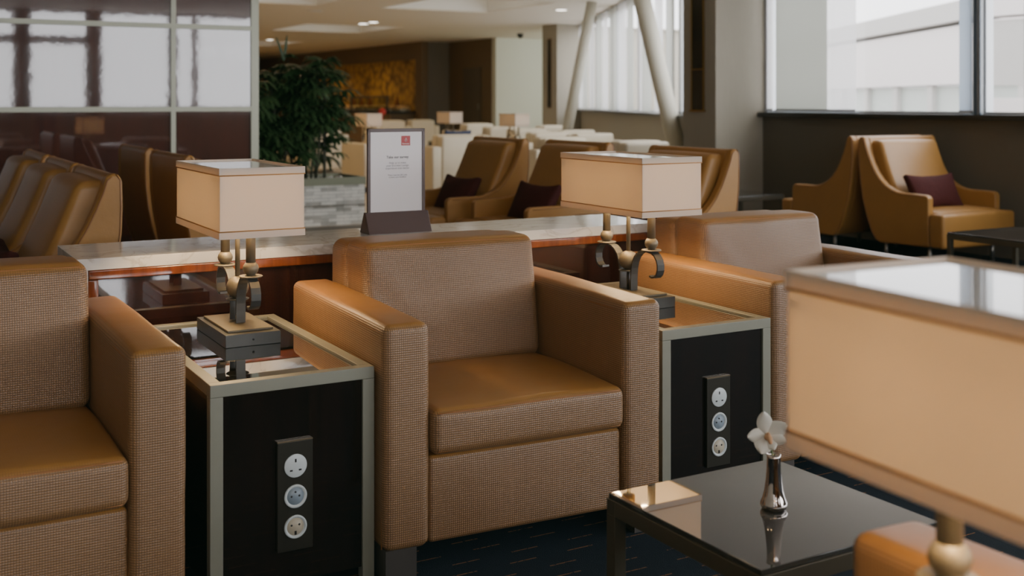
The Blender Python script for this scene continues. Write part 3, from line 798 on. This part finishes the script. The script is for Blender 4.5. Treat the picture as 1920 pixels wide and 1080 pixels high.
# ------------------------------------------------------------------ side tables with sockets
def make_table(label, sockets=True, lod=False):
    """local x -.2...2, front y=0, depth .79, top .515"""
    t = thing('side_table', label, 'side table')
    h = .515
    for x in (-.2, .17):
        for y in (0, .76): MB().box(x, x + .03, y, y + .03, 0, h - .0292).build('leg', 'champagne', t, bevel=.0015)
    fr = MB().box(-.2, .2, 0, .03, h - .029, h).box(-.2, .2, .76, .79, h - .029, h).box(-.2, -.17, .03, .76, h - .029, h).box(.17, .2, .03, .76, h - .029, h)
    fr.build('top_frame', 'champagne', t, bevel=.0015)
    MB().box(-.17, .17, .03, .76, h - .02, h - .006).build('glass_top', 'black_glass', t)
    MB().box(-.17, .17, .007, .020, .03, h - .029).box(-.17, .17, .770, .783, .03, h - .029).box(-.193, -.18, .03, .76, .03, h - .029).box(.18, .193, .03, .76, .03, h - .029).build('wood_panel', 'table_wood', t)
    if sockets:
        pl = MB().box(-.044, .042, -.004, .0068, .106, .362).build('socket_plate', 'plate', t, bevel=.0015)
        MB().box(-.044, .042, -.004, .006, .3622, .3645).build('edge_strip', 'plate_edge', pl)
        for z, kind in ((.305, 'uk'), (.2335, 'fr'), (.162, 'de')):
            Y = -.004
            if kind == 'uk':
                s_ = MB().lathe([(.0275, 0), (.0275, .0022), (.0262, .003), (.0001, .003)], (-.001, Y, z), 40, axis='y').build('socket_white_three_pin', 'sock_white', t)
                b = MB().box(-.003, .001, Y - .0034, Y - .0029, z + .0085, z + .0165).box(-.0152, -.0084, Y - .0034, Y - .0029, z - .0120, z - .0082).box(.0064, .0132, Y - .0034, Y - .0029, z - .0120, z - .0082)
                b.build('pin_slots', 'black', s_)
            elif kind == 'fr':
                s_ = MB().lathe([(.0275, 0), (.0275, .003), (.0250, .0040), (.0215, .0025), (.0205, .0008), (.0001, .0008)], (-.001, Y, z), 40, axis='y').build('socket_two_pin', 'sock_white', t)
                MB().lathe([(.0205, .0009), (.0205, .0012), (.0001, .0012)], (-.001, Y, z), 32, axis='y').build('recess', 'sock_blue', s_)
                MB().lathe([(.0026, .0), (.0026, .0016), (.0001, .0016)], (-.0105, Y, z), 12, axis='y').lathe([(.0026, .0), (.0026, .0016), (.0001, .0016)], (.0085, Y, z), 12, axis='y').lathe([(.0022, .0), (.0022, .003), (.0001, .003)], (-.001, Y, z + .010), 12, axis='y').build('pin_holes', 'black', s_)
            else:
                s_ = MB().lathe([(.0275, 0), (.0275, .003), (.0250, .0045), (.0225, .0030), (.0205, .0006), (.0001, .0006)], (-.001, Y, z), 40, axis='y').build('socket_round_recessed', 'sock_white', t)
                MB().lathe([(.0205, .0007), (.0205, .0010), (.0001, .0010)], (-.001, Y, z), 32, axis='y').build('recess', 'sock_cream', s_)
                MB().lathe([(.0026, .0), (.0026, .0014), (.0001, .0014)], (-.0105, Y, z + .004), 12, axis='y').lathe([(.0026, .0), (.0026, .0014), (.0001, .0014)], (.0085, Y, z + .004), 12, axis='y').box(-.0035, .0015, Y - .0020, Y - .0012, z - .019, z - .010).build('pin_holes', 'black', s_)
    return t
tb = make_table('grey metal framed side table with a black glass top between the left and centre armchairs')
tb.location = (.880, 2.60, 0)
dup(tb, (2.150, 2.60, 0), 0, 'grey metal framed side table with a black glass top between the centre and right armchairs')
dup(tb, (.865, 1.00, 0), PI, 'side table under the big foreground lamp, almost out of view')
for c in [o for o in bpy.data.objects if o.parent is None and o.name.startswith('side_table')]: c['group'] = 'side tables with socket plates'

# ------------------------------------------------------------------ lamps
def make_lamp(label, full=True):
    """origin on table top below the shade centre, long axis along y"""
    t = thing('table_lamp', label, 'lamp')
    b = MB().box(-.075, .075, -.15, .15, 0, .034).build('base', 'bronze_dark', t, bevel=.0015)
    MB().box(-.062, .062, -.125, .125, .0345, .041).build('base_plate', 'bronze', b, bevel=.0015)
    MB().lathe([(.003, 0), (.003, .0015), (.0001, .0015)], (.0, -.15, .017), 10, axis='y').build('screw', 'black', b)
    zb = -.51   # heights below are absolute room heights minus table top
    for sg in (-1, 1):
        pts = [(.030, .552), (.030, .585), (.031, .605), (.034, .625), (.040, .645), (.050, .662), (.064, .675), (.080, .683), (.100, .687), (.120, .687), (.140, .685), (.155, .678), (.167, .665), (.173, .650), (.173, .634), (.167, .620), (.156, .611), (.142, .608), (.130, .611)]
        # smooth
        pp_ = []
        for i in range(len(pts) - 1):
            for q in range(2): pp_.append((pts[i][0] + (pts[i + 1][0] - pts[i][0]) * q / 2, pts[i][1] + (pts[i + 1][1] - pts[i][1]) * q / 2))
        pp_.append(pts[-1])
        ar = MB().strap([(sg * y, z + zb) for y, z in pp_], .026, .006).build('scroll_arm', 'bronze_dark', t)
        y = sg * .125
        MB().lathe([(.002, .688 + zb), (.030, .690 + zb), (.032, .692 + zb), (.030, .694 + zb), (.002, .695 + zb)], (0, y, 0), 28).build('disc', 'bronze', ar)
        MB().lathe([(.008, .694 + zb), (.013, .697 + zb), (.0195, .705 + zb), (.0215, .713 + zb), (.0195, .721 + zb), (.0135, .729 + zb)], (0, y, 0), 24).build('ball', 'bronze', ar)
        MB().lathe([(.013, .727 + zb), (.0125, .860 + zb)], (0, y, 0), 24).build('candle_tube', 'bronze', ar)
    MB().lathe([(.006, .04), (.006, .612 + zb)], (0, 0, 0), 12).lathe([(.002, .610 + zb), (.030, .612 + zb), (.032, .614 + zb), (.002, .617 + zb)], (0, 0, 0), 28).build('centre_post', 'bronze_dark', t)
    MB().ball((0, 0, .646 + zb), .031, 28).build('centre_ball', 'bronze', t)
    MB().lathe([(.007, .675 + zb), (.007, .90 + zb)], (0, 0, 0), 14).build('centre_rod', 'bronze', t)
    # socket and spider seen from below
    MB().lathe([(.014, .855 + zb), (.021, .858 + zb), (.021, .905 + zb), (.012, .908 + zb)], (0, 0, 0), 20).build('bulb_socket', 'brass', t)
    z0, z1 = .808 + zb, .988 + zb; hx, hy = .112, .232
    sp = MB()
    for a, bb in ((-hx, -hy), (hx, -hy), (hx, hy), (-hx, hy)): sp.tube([(0, 0, .905 + zb), (a * .97, bb * .97, .955 + zb)], .003, 6)
    sp.build('shade_support', 'brass', t)
    w = .003; m = MB()
    m.box(-hx, -hx + w, -hy, hy, z0, z1).box(hx - w, hx, -hy, hy, z0, z1).box(-hx + w, hx - w, -hy, -hy + w, z0, z1).box(-hx + w, hx - w, hy - w, hy, z0, z1)
    sh = m.build('lamp_shade', 'shade', t)
    for nm, (a, bb) in (('bottom_band', (z0 - .001, z0 + .016)), ('top_band', (z1 - .016, z1 + .001))):
        e = .0022; m = MB()
        m.box(-hx - e, -hx, -hy - e, hy + e, a, bb).box(hx, hx + e, -hy - e, hy + e, a, bb).box(-hx, hx, -hy - e, -hy, a, bb).box(-hx, hx, hy, hy + e, a, bb)
        m.build(nm, 'shade', sh)
    pi = MB()
    for z in (z0 + .018, z1 - .018):
        e = .0016
        pi.tube([(-hx - e, -hy - e, z), (hx + e, -hy - e, z), (hx + e, hy + e, z), (-hx - e, hy + e, z), (-hx - e, -hy - e, z)], .0017, 6)
    pi.build('shade_piping', 'piping', sh)
    MB().box(-hx + w, hx - w, -hy + w, hy - w, z1 - .006, z1 - .003).build('top_diffuser', 'shade_top', sh)
    return t
lamp_w = 12.5
def bulb_or_fill(x, y, z, w, rad=.03, col=(1, .68, .35)):
    l = bpy.data.lights.new('bulb_or_fill', 'POINT'); l.energy = w; l.color = col; l.shadow_soft_size = rad
    o = bpy.data.objects.new('bulb_or_fill_light', l); COL.objects.link(o); o.location = (x, y, z); return o
lp = make_lamp('table lamp with a rectangular cream shade on the left side table')
lp.location = (.900, 3.150, .509)
lamps = [((2.158, 3.06, .509), 0, 'table lamp with a rectangular cream shade on the right side table'),
         ((.920, .645, .509), math.radians(-3), 'big blurred lamp shade in the foreground at the right edge')]
for loc, rz, lab in lamps: dup(lp, loc, rz, lab)
for (x, y) in ((.9, 3.15), (2.158, 3.06), (.920, .645)):
    bulb_or_fill(x, y - .09, .895, lamp_w * .5); bulb_or_fill(x, y + .09, .895, lamp_w * .5)
far_l = [((6.22, 15.2), 'distant lit cream lamp shade left of the survey sign'), ((8.20, 16.6), 'distant lit cream lamp shade in the middle of the far lounge'), ((7.95, 14.05), 'distant lit cream lamp shade nearest to the thin slanted column')]
tfar = make_table('x', sockets=False)
for i, ((x, y), lab) in enumerate(far_l):
    dup(lp, (x, y, .509), 0, lab)
    l2 = 'distant side table under the %s far lamp' % ('left', 'middle', 'right')[i]
    if i == 0: tfar.location = (x, y - .4, 0); tfar['label'] = l2; tfar['group'] = 'far side tables'
    else: dup(tfar, (x, y - .4, 0), 0, l2, 'far side tables')
    bulb_or_fill(x, y, .90, lamp_w * 1.2)
for c in [o for o in bpy.data.objects if o.parent is None and o.name.startswith('table_lamp')]: c['group'] = 'table lamps with box shades'

# ------------------------------------------------------------------ coffee tables
def make_coffee(label, w=.45, dp=.45, h=.37, leg='champ_dark'):
    t = thing('coffee_table', label, 'coffee table')
    mt = MT.setdefault('coffee_metal', P('coffee_metal', (.095, .085, .06), .4, metal=.5))
    for x in (-w / 2, w / 2 - .028):
        for y in (-dp / 2, dp / 2 - .028): MB().box(x, x + .028, y, y + .028, 0, h - .04).build('leg', mt, t, bevel=.0015)
    a, b = w / 2, dp / 2
    MB().box(-a, a, -b, -b + .028, h - .041, h - .010).box(-a, a, b - .028, b, h - .041, h - .010).box(-a, -a + .028, -b + .028, b - .028, h - .041, h - .010).box(a - .028, a, -b + .028, b - .028, h - .041, h - .010).build('top_frame', mt, t, bevel=.0015)
    MB().box(-a + .003, a - .003, -b + .003, b - .003, h - .0099, h).build('glass_top', 'black_glass2', t, bevel=.0015)
    return t
cf = make_coffee('low square coffee table with a black glass top holding the silver vase'); cf.location = (1.532, 1.703, 0); cf.rotation_euler.z = math.radians(1.0)
c2 = make_coffee('low table at the right edge in front of the window wing chair', .62, .62, .38); c2.location = (5.93, 4.38, 0)
c3 = make_coffee('dark low table in the corner by the near column, left of the window wing chairs', .55, .55, .38); c3.location = (6.45, 7.55, 0)

# vase and orchid
V_ = thing('bud_vase', 'small mirror-silver bud vase with a narrow neck on the black coffee table', 'vase', (1.535, 1.690, .37))
MB().lathe([(.0215, 0), (.0235, .002), (.0262, .008), (.0255, .013), (.0215, .022), (.0180, .036), (.0155, .055), (.0135, .078), (.0130, .098), (.0140, .106), (.0125, .106), (.0115, .100), (.0115, .06), (.0001, .06)], n=40).build('vase_body', 'chrome', V_)
FL = thing('orchid_flower', 'white orchid bloom standing in the silver vase', 'flower', (1.532, 1.690, .37))
def petal(ang, ln, wd, curl, tilt):
    n = 8; m_ = 4; vs = []; fs = []
    for i in range(n + 1):
        s_ = i / n; hw = wd * (math.sin(PI * min(1, s_ * .92 + .06)) ** .75)
        for j in range(-m_, m_ + 1):
            u = j / m_
            vs.append((u * hw, -curl * s_ * s_ + .004 * u * u - .0035, s_ * ln))
    W_ = 2 * m_ + 1
    for i in range(n):
        for j in range(W_ - 1): fs.append((i * W_ + j, i * W_ + j + 1, (i + 1) * W_ + j + 1, (i + 1) * W_ + j))
    M_ = Matrix.Rotation(ang, 4, 'Y') @ Matrix.Rotation(tilt, 4, 'X')
    return [M_ @ Vector(v) for v in vs], fs
fc = Vector((-.013, -.012, .146))
for a, ln, wd in ((-8, .050, .0155), (55, .046, .0175), (104, .038, .014), (-92, .038, .014), (-162, .036, .019), (150, .030, .015)):
    vs, fs = petal(math.radians(a), ln, wd, .006, .12)
    MB().add([v + fc for v in vs], fs, True).build('petal', 'petal', FL, rz=0)
MB().ball((-.011, -.020, .144), .0065, 12).tube([(-.011, -.016, .149), (-.008, -.026, .143), (-.006, -.030, .134)], [.0045, .006, .003], 8).build('lip', 'orchid_lip', FL)
MB().tube([(0, 0, .066), (0, 0, .105), (-.006, -.004, .128), (-.013, -.010, .144)], .002, 6).build('stem', 'stem', FL)
for c in kids(FL): pass
FL.rotation_euler.z = math.radians(-36)

# ------------------------------------------------------------------ planter and palm
PLT = thing('stone_planter', 'rectangular planter clad in stacked stone with a green-grey rim', 'planter', (0, 0, 0))
MB().box(2.55, 4.13, 10.18, 10.80, 0, .375).build('stone_cladding', 'stone', PLT)
MB().box(2.53, 4.14, 10.17, 10.20, .375, .445).box(2.53, 4.14, 10.78, 10.81, .375, .445).box(2.53, 2.56, 10.20, 10.78, .375, .445).box(4.11, 4.14, 10.20, 10.78, .375, .445).build('rim', 'planter_cap', PLT)
MB().box(2.55, 4.135, 10.172, 10.20, .178, .186).build('shadow_joint', 'floor_brown', PLT)
pb = MB(); random.seed(11)
for i in range(260):
    r = random.uniform(.012, .026); x, y = random.uniform(2.6, 4.08), random.uniform(10.23, 10.75)
    pb.lathe([(.3 * r, -r * .6), (r, 0), (.3 * r, r * .6)], (x, y, .40 + random.uniform(0, .02)), 7)
po = pb.build('white_pebbles', 'pebble'); tag(po, 'white pebbles filling the top of the stone planter', 'pebbles'); po['kind'] = 'stuff'
MB().box(2.56, 4.11, 10.20, 10.78, .375, .398).build('soil', P('soil', (.03, .02, .012), .9), PLT)

def palm():
    t = thing('potted_palm', 'tall dark green lady palm growing in the stone planter', 'plant', (3.55, 10.48, .39))
    random.seed(21); lf = MB()
    stems = []
    for i in range(22):
        bx, by = random.uniform(-.68, .34), random.uniform(-.17, .17)
        hgt = random.uniform(.45, 1.10); lx, ly = bx + random.uniform(-.10, .10), by + random.uniform(-.06, .06)
        stems.append((bx, by, lx, ly, hgt))
        sm = MB().tube([(bx, by, .0), ((bx + lx) / 2 + .01, (by + ly) / 2, hgt / 2), (lx, ly, hgt)], [.014, .012, .010], 8)
        for q in range(int(hgt / .07)): 
            f = q * .07 / hgt; sm.lathe([(.0155, -.004), (.0165, 0), (.0155, .004)], (bx + (lx - bx) * f, by + (ly - by) * f, q * .07 + .02), 8)
        sm.build('cane', 'cane', t)
    def leaf(base, direction, ptl, size, blades, spread=80, droop=.55, wf=.085):
        d = direction.normalized(); tip = base + d * ptl; tip.z -= ptl * ptl * .10
        lf.tube([base, (base + tip) / 2 + Vector((0, 0, .02)), tip], .003, 5)
        side = d.cross(Vector((0, 0, 1)));
        if side.length < .1: side = Vector((1, 0, 0))
        side.normalize(); nrm = side.cross(d).normalized()
        for b in range(blades):
            a = math.radians(-spread + 2 * spread * b / max(1, blades - 1))
            bd = (d * math.cos(a) + side * math.sin(a)).normalized()
            ln = size * (1 - .25 * abs(a)) * random.uniform(.85, 1.1); wv = side * math.cos(a) - d * math.sin(a); wd = size * wf
            vs = []; n = 5
            for i in range(n + 1):
                s_ = i / n; hw = wd * (.35 + .65 * math.sin(PI * min(1, s_ * .8 + .15))) if i < n else wd * .35
                c = tip + bd * ln * s_ + Vector((0, 0, -ln * droop * s_ * s_ * random.uniform(.8, 1.1))) + nrm * .01 * math.sin(s_ * 3)
                vs += [c - wv * hw, c + nrm * hw * .25, c + wv * hw]
            fs = []
            for i in range(n):
                for j in range(2): fs.append((i * 3 + j, i * 3 + j + 1, (i + 1) * 3 + j + 1, (i + 1) * 3 + j))
            lf.add(vs, fs, True)
    for (bx, by, lx, ly, hgt) in stems:
        for q in range(24):
            f = random.uniform(.42, 1.05); a = random.uniform(0, 2 * PI); el = random.uniform(-.1, .9)
            base = Vector((bx + (lx - bx) * f, by + (ly - by) * f, hgt * f))
            leaf(base, Vector((math.cos(a), math.sin(a), el)), random.uniform(.08, .22), random.uniform(.16, .26), random.randint(6, 9))
    # a few upright new leaves
    leaf(Vector((-.10, 0, 1.0)), Vector((-.1, 0, 1)), .16, .28, 2, 13, .02, .05)
    leaf(Vector((-.25, 0, .95)), Vector((-.8, 0, 1)), .12, .26, 2, 15, .1, .045)
    lf.build('foliage', 'leaf', t)
palm()

# ------------------------------------------------------------------ buffet in front of the gold wall
BF = thing('buffet_counter', 'long dark buffet counter in front of the golden stone wall', 'counter', (0, 0, 0))
MB().box(11.75, 12.4, 27.2, 33.5, 0, .84).build('body', 'wallbrown', BF)
MB().box(11.70, 12.42, 27.15, 33.55, .84, .90).build('worktop', 'sill', BF)
SGd = thing('sneeze_guard', 'glass sneeze guard with a dark rail above the buffet', 'guard', (0, 0, .90))
MB().box(11.85, 11.87, 27.7, 30.2, .05, .36).build('guard_glass', 'guard', SGd)
MB().box(11.84, 11.90, 27.65, 30.25, .36, .40).box(11.84, 11.88, 27.65, 27.70, 0, .36).box(11.84, 11.88, 30.2, 30.25, 0, .36).build('rail', 'darkleg', SGd)
for i in range(9):
    y = 27.5 + i * .62
    t = thing('buffet_tray', 'shallow metal tray of yellow food on the buffet', 'tray', (12.2, y, .90), group='food trays along the buffet')
    MB().rbox(-.15, .15, -.24, .24, 0, .06, .01, 1, 1).build('tray', 'mirror_tray', t); MB().rbox(-.13, .13, -.22, .22, .055, .13, .03, 2, 2, (0, 0, .03)).build('food', 'food', t)
for i, y in enumerate((27.81, 29.67, 30.29, 30.91)):
    tag(MB().lathe([(.06, 0), (.065, .02), (.065, .22), (.03, .30), (.028, .38), (.0001, .38)], (12.2, y, .90), 16).build('bottle', 'bottle'), 'amber bottle standing on the buffet by the golden wall', 'bottle', 'bottles on the buffet')
tag(MB().ball((0, 0, 0), .09, 14).tube([(0, 0, -.09), (0, 0, -.25)], .02, 8).build('red_flower', 'red', loc=(10.2, 24.1, .92)), 'small bright red flower ball in front of the buffet', 'flower')
tag(MB().rbox(-.3, .3, -.3, .3, 0, .67, .01, 1, 1).build('pedestal', 'wallbrown', loc=(10.2, 24.1, 0)), 'brown pedestal carrying the red flower', 'pedestal')

# ------------------------------------------------------------------ lights
def area(name, loc, size, rot, w, col, spread=PI):
    l = bpy.data.lights.new(name, 'AREA'); l.shape = 'RECTANGLE'; l.size, l.size_y = size; l.energy = w; l.color = col
    o = bpy.data.objects.new(name, l); COL.objects.link(o); o.location = loc; o.rotation_euler = rot; return o
def portal(name, loc, size, rot):
    o = area(name, loc, size, rot, 1, (1, 1, 1)); o.data.cycles.is_portal = True; return o
portal('portal_right', (X_WIN + .22, 2.1, 1.78), (1.44, 12.2), (0, PI / 2, 0))
portal('portal_front', (2.1, -4.22, 1.845), (10.6, 1.65), (-PI / 2 + PI, 0, 0))
o = portal('portal_far', (0, 0, 0), (LEN, 1.6), (0, 0, 0))
mid = (A + B) / 2; nx = Vector((D.y, -D.x)).normalized()
o.location = (mid.x + nx.x * .25, mid.y + nx.y * .25, 1.82)
zdir = Vector((nx.x, nx.y, 0)); xdir = Vector((D.x, D.y, 0)).normalized(); ydir = zdir.cross(xdir)
o.rotation_euler = Matrix((xdir, ydir, zdir)).transposed().to_euler()
# added fill lights, only a few of them at a ceiling fixture
for hx_, hy_ in ((8.7, 23.0), (8.4, 16.4), (8.75, 29.9), (5.25, 16.4)): bulb_or_fill(hx_, hy_, CEIL + .12, 6, .10, (1, .93, .82))  # added lights hidden in the coffers to brighten the ceiling
bulb_or_fill(14.9, 22.0, 2.2, 85, .15, (.95, 1, .93))  # added unseen light that brightens the white far wall
for x, y, z, w in ((4.2, 13.5, 2.5, 110), (4.6, 17.5, 2.5, 110), (8.7, 20.9, 2.5, 90), (8.8, 27.8, 2.5, 110), (10.9, 29.5, 2.4, 70), (10.9, 33.0, 2.4, 70), (4.5, 24, 2.5, 110), (6.6, 33, 2.4, 110), (-.9, 1.0, 2.5, 16), (3.4, 4.6, 2.5, 16), (-1.0, 3.4, 2.5, 12), (14.4, 21.6, 2.4, 60)):  # spots added to warm chairs and walls; two sit at downlight fixtures
    l = bpy.data.lights.new('downlight', 'SPOT'); l.energy = w; l.color = (1, .68, .34) if x < 14 else (.95, 1, .95); l.shadow_soft_size = .09; l.spot_size = math.radians(150); l.spot_blend = .6
    o = bpy.data.objects.new('downlight_fill_spot', l); COL.objects.link(o); o.location = (x, y, CEIL - .02)

w = bpy.data.worlds.new('World'); bpy.context.scene.world = w; w.use_nodes = True
nt = w.node_tree; nt.nodes.clear()
bg = nt.nodes.new('ShaderNodeBackground'); wo = nt.nodes.new('ShaderNodeOutputWorld')
bg.inputs[0].default_value = (.97, .97, 1.0, 1); bg.inputs[1].default_value = 8.0
# overcast sky, brighter low towards the hidden sun behind and to the right of the camera
tcw = nt.nodes.new('ShaderNodeTexCoord'); dp_ = nt.nodes.new('ShaderNodeVectorMath'); dp_.operation = 'DOT_PRODUCT'; dp_.inputs[1].default_value = (.68, -.72, .12)
nt.links.new(tcw.outputs['Generated'], dp_.inputs[0])
mm = nt.nodes.new('ShaderNodeMath'); mm.operation = 'MAXIMUM'; mm.inputs[1].default_value = 0; nt.links.new(dp_.outputs['Value'], mm.inputs[0])
pw_ = nt.nodes.new('ShaderNodeMath'); pw_.operation = 'POWER'; pw_.inputs[1].default_value = 3; nt.links.new(mm.outputs[0], pw_.inputs[0])
ma_ = nt.nodes.new('ShaderNodeMath'); ma_.operation = 'MULTIPLY_ADD'; ma_.inputs[1].default_value = 6.0; ma_.inputs[2].default_value = 6.2; nt.links.new(pw_.outputs[0], ma_.inputs[0])
nt.links.new(ma_.outputs[0], bg.inputs[1])
nt.links.new(bg.outputs[0], wo.inputs[0])

# ------------------------------------------------------------------ camera
cam = bpy.data.cameras.new('Camera'); co = bpy.data.objects.new('Camera', cam); COL.objects.link(co)
co.location = (0, 0, 1.16); co.rotation_euler = (PI / 2, 0, -math.radians(29.4))
cam.sensor_width = 36; cam.sensor_fit = 'HORIZONTAL'; cam.lens = 36 * 2151 / 1920
cam.shift_y = -(540 - 190) / 1920
cam.clip_start = .02; cam.clip_end = 300
cam.dof.use_dof = True; cam.dof.focus_distance = 3.05; cam.dof.aperture_fstop = 3.8
sc = bpy.context.scene; sc.camera = co
sc.view_settings.view_transform = 'AgX'
sc.view_settings.exposure = 0.05
try: sc.view_settings.look = 'AgX - Medium Low Contrast'
except Exception: pass
# faded-film toe: blacks lifted slightly towards green
sc.view_settings.use_curve_mapping = True
cmz = sc.view_settings.curve_mapping
for i, b_ in enumerate((.0007, .0019, .0013)): cmz.curves[i].points[0].location = (0, b_)
cmz.update()
sc.cycles.use_denoising = True
sc.cycles.max_bounces = 10; sc.cycles.diffuse_bounces = 5; sc.cycles.glossy_bounces = 5; sc.cycles.transparent_max_bounces = 12
sc.cycles.sample_clamp_indirect = 6
sc.cycles.caustics_reflective = False; sc.cycles.caustics_refractive = False
